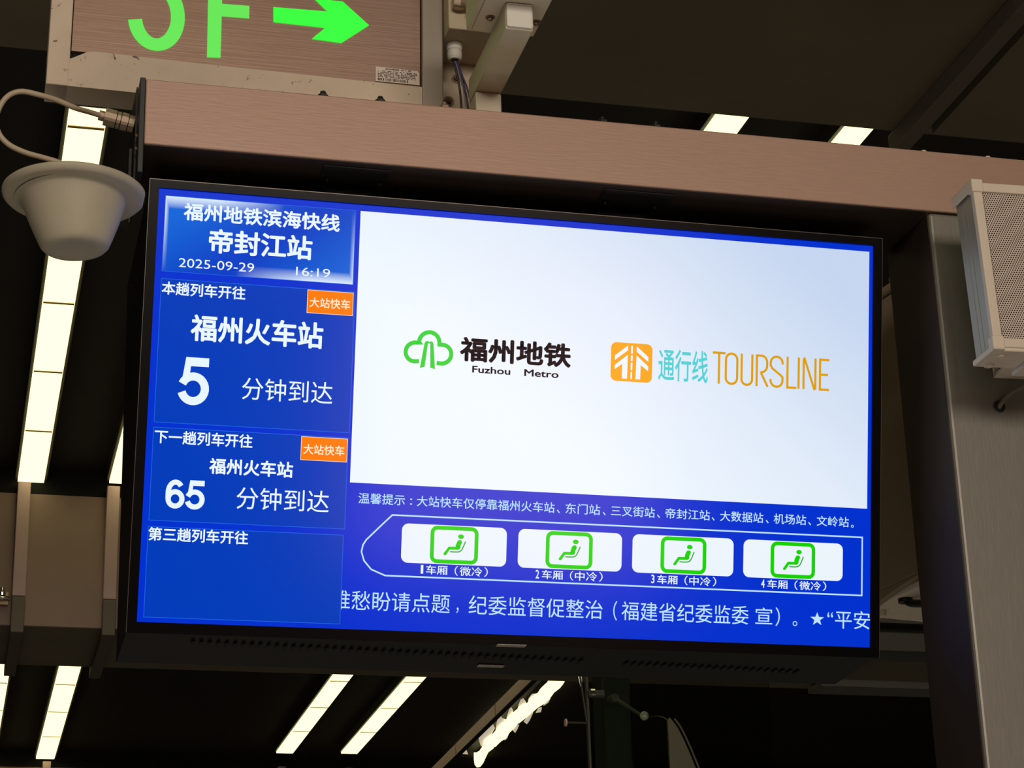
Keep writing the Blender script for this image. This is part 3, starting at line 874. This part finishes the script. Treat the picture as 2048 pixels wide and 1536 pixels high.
def sribbon(pts, w, m, name, label=None):
    P = [Vector(g2(*p)) for p in pts]; A = []; Bq = []
    for i, p in enumerate(P):
        d = (P[min(i + 1, len(P) - 1)] - P[max(i - 1, 0)]).normalized(); nn = Vector((-d.y, d.x))
        A.append(p + nn * w / 2); Bq.append(p - nn * w / 2)
    bm = bmesh.new()
    fr = [[bm.verts.new(G3(a.x, a.y, .0045)), bm.verts.new(G3(b.x, b.y, .0045))] for a, b in zip(A, Bq)]
    bk = [[bm.verts.new(G3(a.x, a.y, .007)), bm.verts.new(G3(b.x, b.y, .007))] for a, b in zip(A, Bq)]
    for i in range(len(P) - 1):
        bm.faces.new((fr[i][0], fr[i + 1][0], fr[i + 1][1], fr[i][1]))
        bm.faces.new((bk[i][0], bk[i][1], bk[i + 1][1], bk[i + 1][0]))
        bm.faces.new((fr[i][0], bk[i][0], bk[i + 1][0], fr[i + 1][0])); bm.faces.new((fr[i][1], fr[i + 1][1], bk[i + 1][1], bk[i][1]))
    bm.faces.new((fr[0][0], fr[0][1], bk[0][1], bk[0][0])); bm.faces.new((fr[-1][0], bk[-1][0], bk[-1][1], fr[-1][1]))
    bmesh.ops.recalc_face_normals(bm, faces=bm.faces)
    return obj(name, bm, m, sg, label)
# numeral five: bowl, then upright and top bar (those lie above the view)
bowl = []
cx, cz = -.4755, .5695
for k in range(33):
    a = math.radians(190 + k * (360 + 128 - 190) / 32)
    bowl.append((cx + .0285 * math.cos(a), cz + (.0425 if math.sin(a) < 0 else .046) * math.sin(a)))
sribbon(bowl, .0185, M_TEXTG, 'numeral', 'lit green numeral five')
splate([(-.507, .607), (-.490, .603), (-.484, .655), (-.445, .655), (-.445, .673), (-.500, .673)], M_TEXTG, 'numeral', 'upper part of the numeral five')
# letter F
splate([(-.4070, .5155), (-.3890, .5165), (-.3885, .5800), (-.3515, .5808), (-.3515, .6000), (-.3885, .5990), (-.3890, .655), (-.345, .655), (-.345, .673), (-.4075, .673)], M_TEXTG, 'letter', 'lit green letter F')
# arrow pointing right
splate([(-.3187, .6018), (-.3184, .5793), (-.2470, .5783), (-.2655, .5592), (-.2255, .5572), (-.1873, .5888), (-.2235, .6215), (-.2625, .6215), (-.2440, .6035)], M_ARROW, 'arrow', 'bright lit green arrow')
# maker's label with bar code and illegible small print
lab = splate([(-.1786, .5255), (-.1788, .5030), (-.1180, .5028), (-.1180, .5200), (-.1202, .5240)], M_PAPER, 'maker_label', 'small beige label with bar code', y=.0035, th=.0022)
def lbox(x0, x1, z0, z1, bm):
    a, b = g2(-.1786 + x0, .5030 + z0); c, d = g2(-.1786 + x1, .5030 + z1)
    sbox(a, c, .0028, .0034, b, d, bm)
bm = bmesh.new(); x = .003
while x < .044:
    w_ = random.choice((.0005, .0008, .0013)); lbox(x, x + w_, .0015, .0052, bm); x += w_ + random.choice((.0006, .0009, .0014))
obj('bar_code', bm, M_INK, lab)
bm = bmesh.new()
for r_, (z, h_) in enumerate(((.0190, .0014), (.0158, .0010), (.0135, .0010), (.0112, .0010), (.0088, .0010), (.0068, .0008))):
    x = .010 if r_ == 0 else .003
    while x < (.052 if r_ == 0 else .056):
        w_ = random.uniform(.0005, .0022)
        if random.random() < .8: lbox(x, x + w_, z, z + h_, bm)
        x += w_ + .0006
obj('small_print', bm, M_INK, lab, kind='stuff')
for x in (.08, .45):
    obj('hanger_rod', rod(G3(x, SHt, .025), Vector((G3(x, SHt, .025).x, SO.y + .025, 2.25)), .008), M_STEEL, sg)

# ================================================================== SIGN BRACKET (cream tube, plates)
br = thing('tube_bracket', 'cream square tube bracket standing on the crossbeam right of the sign', 'bracket', (-.04, -.02, .3907))
TX0, TX1 = -.0608, -.0246
obj('horizontal_tube', box(TX0, TX1, -.199, .006, .4555, .4918), M_WHITE, br, bevel=.002)
obj('upright_tube', box(TX0 + .0005, TX1 - .0005, -.031, .0055, .3910, .4550), M_WHITE, br, bevel=.002)
obj('end_cap', box(TX0 + .001, TX1 - .001, -.2015, -.1992, .4570, .4908), M_GLAND, br, bevel=.003, seg=3)
obj('mount_plate', box(-.0860, -.0035, -.262, -.122, .4925, .4950), M_WHITE, br, bevel=.001)
obj('plate_screw', hexbolt(bmesh.new(), (-.0705, -.160, .4924), .004, .006, (0, 0, -1)), M_ZINC, br)
obj('plate_screw', hexbolt(bmesh.new(), (-.0095, -.160, .4924), .004, .006, (0, 0, -1)), M_ZINC, br)
obj('upper_block', box(-.092, -.002, -.27, -.115, .4955, .56), M_WHITE, br, bevel=.003)
obj('hanger_rod', rod((-.045, -.19, .56), (-.045, -.19, 2.25), .010), M_STEEL, br)

jb = thing('junction_box', 'cream junction box with cable gland between sign and tube bracket', 'box', (-.04, .07, .39))
obj('box_body', box(-.0830, .010, .020, .1165, .5768, .66), M_BOXP, jb, bevel=.002)
obj('rear_plate', box(-.0835, .012, .1166, .121, .40, .66), M_BOXP, jb)
obj('plate_bolt', hexbolt(bmesh.new(), (-.0509, .1165, .5531), .0045, .007, (0, -1, 0)), M_ZINC, jb)
obj('plate_bolt', hexbolt(bmesh.new(), (-.0630, .1165, .5164), .0050, .009, (0, -1, 0)), M_ZINC, jb)
obj('clamp_bolt', rod((-.058, .012, .600), (-.049, .012, .598), .0055), M_ZINC, jb)
obj('pipe_nut', lathe([(0, -.009), (.009, -.009), (.011, 0), (.009, .012), (0, .012)], (-.070, .010, .612), 18, axis=(1, 0, 0)), M_CONN, jb)
gl = (-.0655, .0640, .5768)
gla = obj('cable_gland', lathe([(0, 0), (.0118, 0), (.0118, -.0035), (.0108, -.004), (.0108, -.010), (.0098, -.0105), (.0104, -.012), (.0104, -.020), (.0085, -.0245), (.0050, -.0250), (.0046, -.022), (0, -.022)], gl, 24), M_GLAND, jb, smooth=False)
for k, (m_, dx) in enumerate(((M_WIRE1, -.0022), (M_WIRE2, .0008), (M_WIRE3, -.0002), (M_WIRE2, .0024))):
    obj('wire', tube([(gl[0] + dx, gl[1], gl[2] - .021), (gl[0] + .006 + dx * 1.5, gl[1], gl[2] - .045), (gl[0] + .013 + dx * 2.6, gl[1] + .002, gl[2] - .072), (gl[0] + .018 + dx * 3.6, gl[1] + .004, gl[2] - .115)], (.0016, .0016, .0009, .0014)[k], 8), m_, jb)

# ================================================================== ANTENNA DOME
dm = thing('antenna_dome', 'ivory bowl shaped ceiling antenna with a wide rim, left of the display', 'antenna', (-.578, -.12, .144))
dc = (-.5807, -.12, .2154)
obj('rim', lathe([(.060, -.007), (.078, -.0068), (.0815, -.0055), (.0846, -.0022), (.0848, .001), (.0825, .0030), (.02, .004), (0, .004)], dc, 96, clip=.0828), M_IVORY, dm, smooth=True)
ax = Vector((.0040, 0, -.0711)).normalized()
obj('bowl', lathe([(.0700, .0055), (.0655, .0072), (.0625, .0105), (.0600, .0160), (.0570, .026), (.0520, .040), (.0465, .054), (.0428, .063), (.0405, .0680), (.0370, .0715), (.0310, .0735), (.024, .0735), (.019, .0725), (.017, .0720), (0, .0718)], dc, 96, axis=ax), M_IVORY, dm, smooth=True)
obj('mount_arm', prism([(-.590, -.125, .2195), (-.575, -.140, .2195), (-.5095, -.045, .2195), (-.5095, -.015, .2195)], (0, 0, .004)), M_DARK, dm)
obj('mount_lug', box(-.5120, -.5086, -.045, -.012, .219, .320), M_DARK, dm)

cb = thing('antenna_cable', 'beige coaxial cable looping from the antenna dome to the crossbeam end', 'cable', (-.61, -.01, .30))
loop = [(-.5475, -.060, .3543), (-.5650, -.075, .3505), (-.5840, -.100, .3415), (-.6050, -.110, .3440), (-.6266, -.118, .3450), (-.6504, -.12, .3464), (-.6670, -.12, .3355), (-.6765, -.12, .3110), (-.6735, -.12, .290), (-.6610, -.12, .2745), (-.6406, -.12, .2651), (-.6180, -.12, .2600), (-.5980, -.12, .2545), (-.5860, -.12, .2440), (-.5815, -.12, .232), (-.5807, -.12, .2196)]
obj('cable_run', tube(loop, .0034, 12), M_CABLE, cb, smooth=True)
p0 = Vector((-.5475, -.060, .3543)); p1 = Vector((-.5085, -.058, .3475)); dv = (p1 - p0)
for f0, f1, r_ in ((-.12, .08, .0065), (.06, .42, .0112), (.45, .56, .0108), (.59, .80, .0112), (.83, 1.0, .0105)):
    obj('connector_barrel', rod(p0 + dv * f0, p0 + dv * f1, r_, 20), M_CONN, cb)
obj('connector_core', rod(p0 + dv * .1, p1, .0090, 16), M_BOLT, cb)

# ================================================================== SPEAKER
def grille(x0, x1, z0, z1, y, pitch, r):
    """plate with real holes on a hexagonal lattice"""
    bm = bmesh.new(); rows = int((z1 - z0) / (pitch * .866)); cols = int((x1 - x0) / pitch)
    vd = {}
    def V(x, z):
        k = (round(x, 5), round(z, 5))
        if k not in vd: vd[k] = bm.verts.new((x, y, z))
        return vd[k]
    R_ = pitch / math.sqrt(3)
    for j in range(rows):
        for i in range(cols):
            cx_ = x0 + (i + .5 + .5 * (j % 2)) * pitch; cz_ = z0 + (j + .5) * pitch * .866
            if cx_ + pitch / 2 > x1 + pitch * .3: continue
            out = [V(cx_ + R_ * math.cos(math.radians(90 + 60 * k)), cz_ + R_ * math.sin(math.radians(90 + 60 * k))) for k in range(6)]
            inn = [bm.verts.new((cx_ + r * math.cos(math.radians(90 + 60 * k)), y, cz_ + r * math.sin(math.radians(90 + 60 * k)))) for k in range(6)]
            for k in range(6): bm.faces.new((out[k], out[(k + 1) % 6], inn[(k + 1) % 6], inn[k]))
    return bm
sp = thing('column_speaker', 'light grey column speaker with perforated grille on the steel column', 'speaker', (.62, -.22, .04))
RS = Matrix.Rotation(math.radians(-1.35), 3, 'Y')
so = Vector((.5330, -.25, .2719))
def spk(x0, x1, y0, y1, z0, z1):
    bm = box(x0, x1, y0, y1, z0, z1)
    return spr(bm)
def spr(bm):
    for v in bm.verts: v.co = so + RS @ v.co
    return bm
SWI, SH_, SD = .165, -.2262, .057
obj('side_profile', spk(.003, .0045, .002, SD, SH_ + .004, -.004), M_SPKS, sp)
obj('side_ridge', spk(.0025, .003, .030, .031, SH_ + .004, -.004), M_SPKS, sp)
obj('side_ridge', spk(.0025, .003, .041, .042, SH_ + .004, -.004), M_SPKS, sp)
obj('body', spk(.0045, SWI, .006, SD, SH_ + .003, -.003), M_SPKS, sp)
obj('front_frame', spk(0, .0125, 0, .009, SH_ + .003, -.003), M_SPK, sp, bevel=.0012)
obj('front_frame', spk(SWI - .012, SWI, 0, .009, SH_ + .003, -.003), M_SPK, sp, bevel=.0012)
obj('front_frame', spk(.0125, SWI - .012, 0, .009, -.0135, -.001), M_SPK, sp, bevel=.0012)
obj('front_frame', spk(.0125, SWI - .012, 0, .009, SH_, SH_ + .0125), M_SPK, sp, bevel=.0012)
obj('top_cap', spk(-.002, SWI, -.001, SD + .002, -.0145, .0015)if False else spk(-.002, .0005, .004, SD + .002, -.012, .002), M_SPK, sp, bevel=.0008)
obj('top_cap', spk(-.002, SWI + .002, .008, SD + .002, -.001, .003), M_SPK, sp, bevel=.001)
obj('corner_cap', spk(-.0022, .0140, -.0022, .012, -.0150, .0032), M_SPK, sp, bevel=.002, seg=3)
obj('corner_cap', spk(-.0022, .0140, -.0022, .012, SH_ - .0040, SH_ + .0150), M_SPK, sp, bevel=.002, seg=3)
obj('bottom_cap', spk(-.002, SWI + .002, .002, SD + .002, SH_ - .0045, SH_ + .003), M_SPK, sp, bevel=.0015)
for y in (.018, .050):
    obj('foot_plug', spr(lathe([(0, 0), (.0062, 0), (.0062, -.0022), (.0045, -.0030), (.0032, -.0010), (0, -.0010)], (.0155, y, SH_ - .0045), 20)), M_SPK, sp)
g = grille(.0125, SWI - .012, SH_ + .0120, -.0130, .0025, .00335, .00110)
obj('grille', spr(g), M_GRIL, sp, label='perforated metal grille')
obj('grille_backing', spk(.0126, SWI - .0121, .0045, .0055, SH_ + .0126, -.0136), M_VOID, sp)
obj('bracket_channel', spk(.056, .120, .006, .070, SH_ - .0105, SH_ - .0046), M_SPK, sp, bevel=.001)
obj('bracket_arm', spk(.072, .12, .057, .148, -.209, -.2035), M_SPK, sp, bevel=.001)
obj('bracket_back', spk(.072, .12, .1455, .149, -.209, -.10), M_SPK, sp, bevel=.001)
obj('bracket_screw', spr(hexbolt(bmesh.new(), (.072, .034, SH_ - .0105), .0055, .008, (0, 0, -1))), M_ZINC, sp)
sc = thing('speaker_cable', 'grey cable running from the speaker into a hole in the steel column', 'cable', (.63, -.105, .02))
obj('cable_run', tube([(.6142, -.098, .0235), (.6148, -.1050, .0280), (.6240, -.112, .0385), (.6400, -.118, .0480), (.6600, -.125, .0570), (.680, -.14, .062), (.69, -.17, .058), (.69, -.19, .050)], .0033, 12), M_RIDGE, sc, smooth=True)
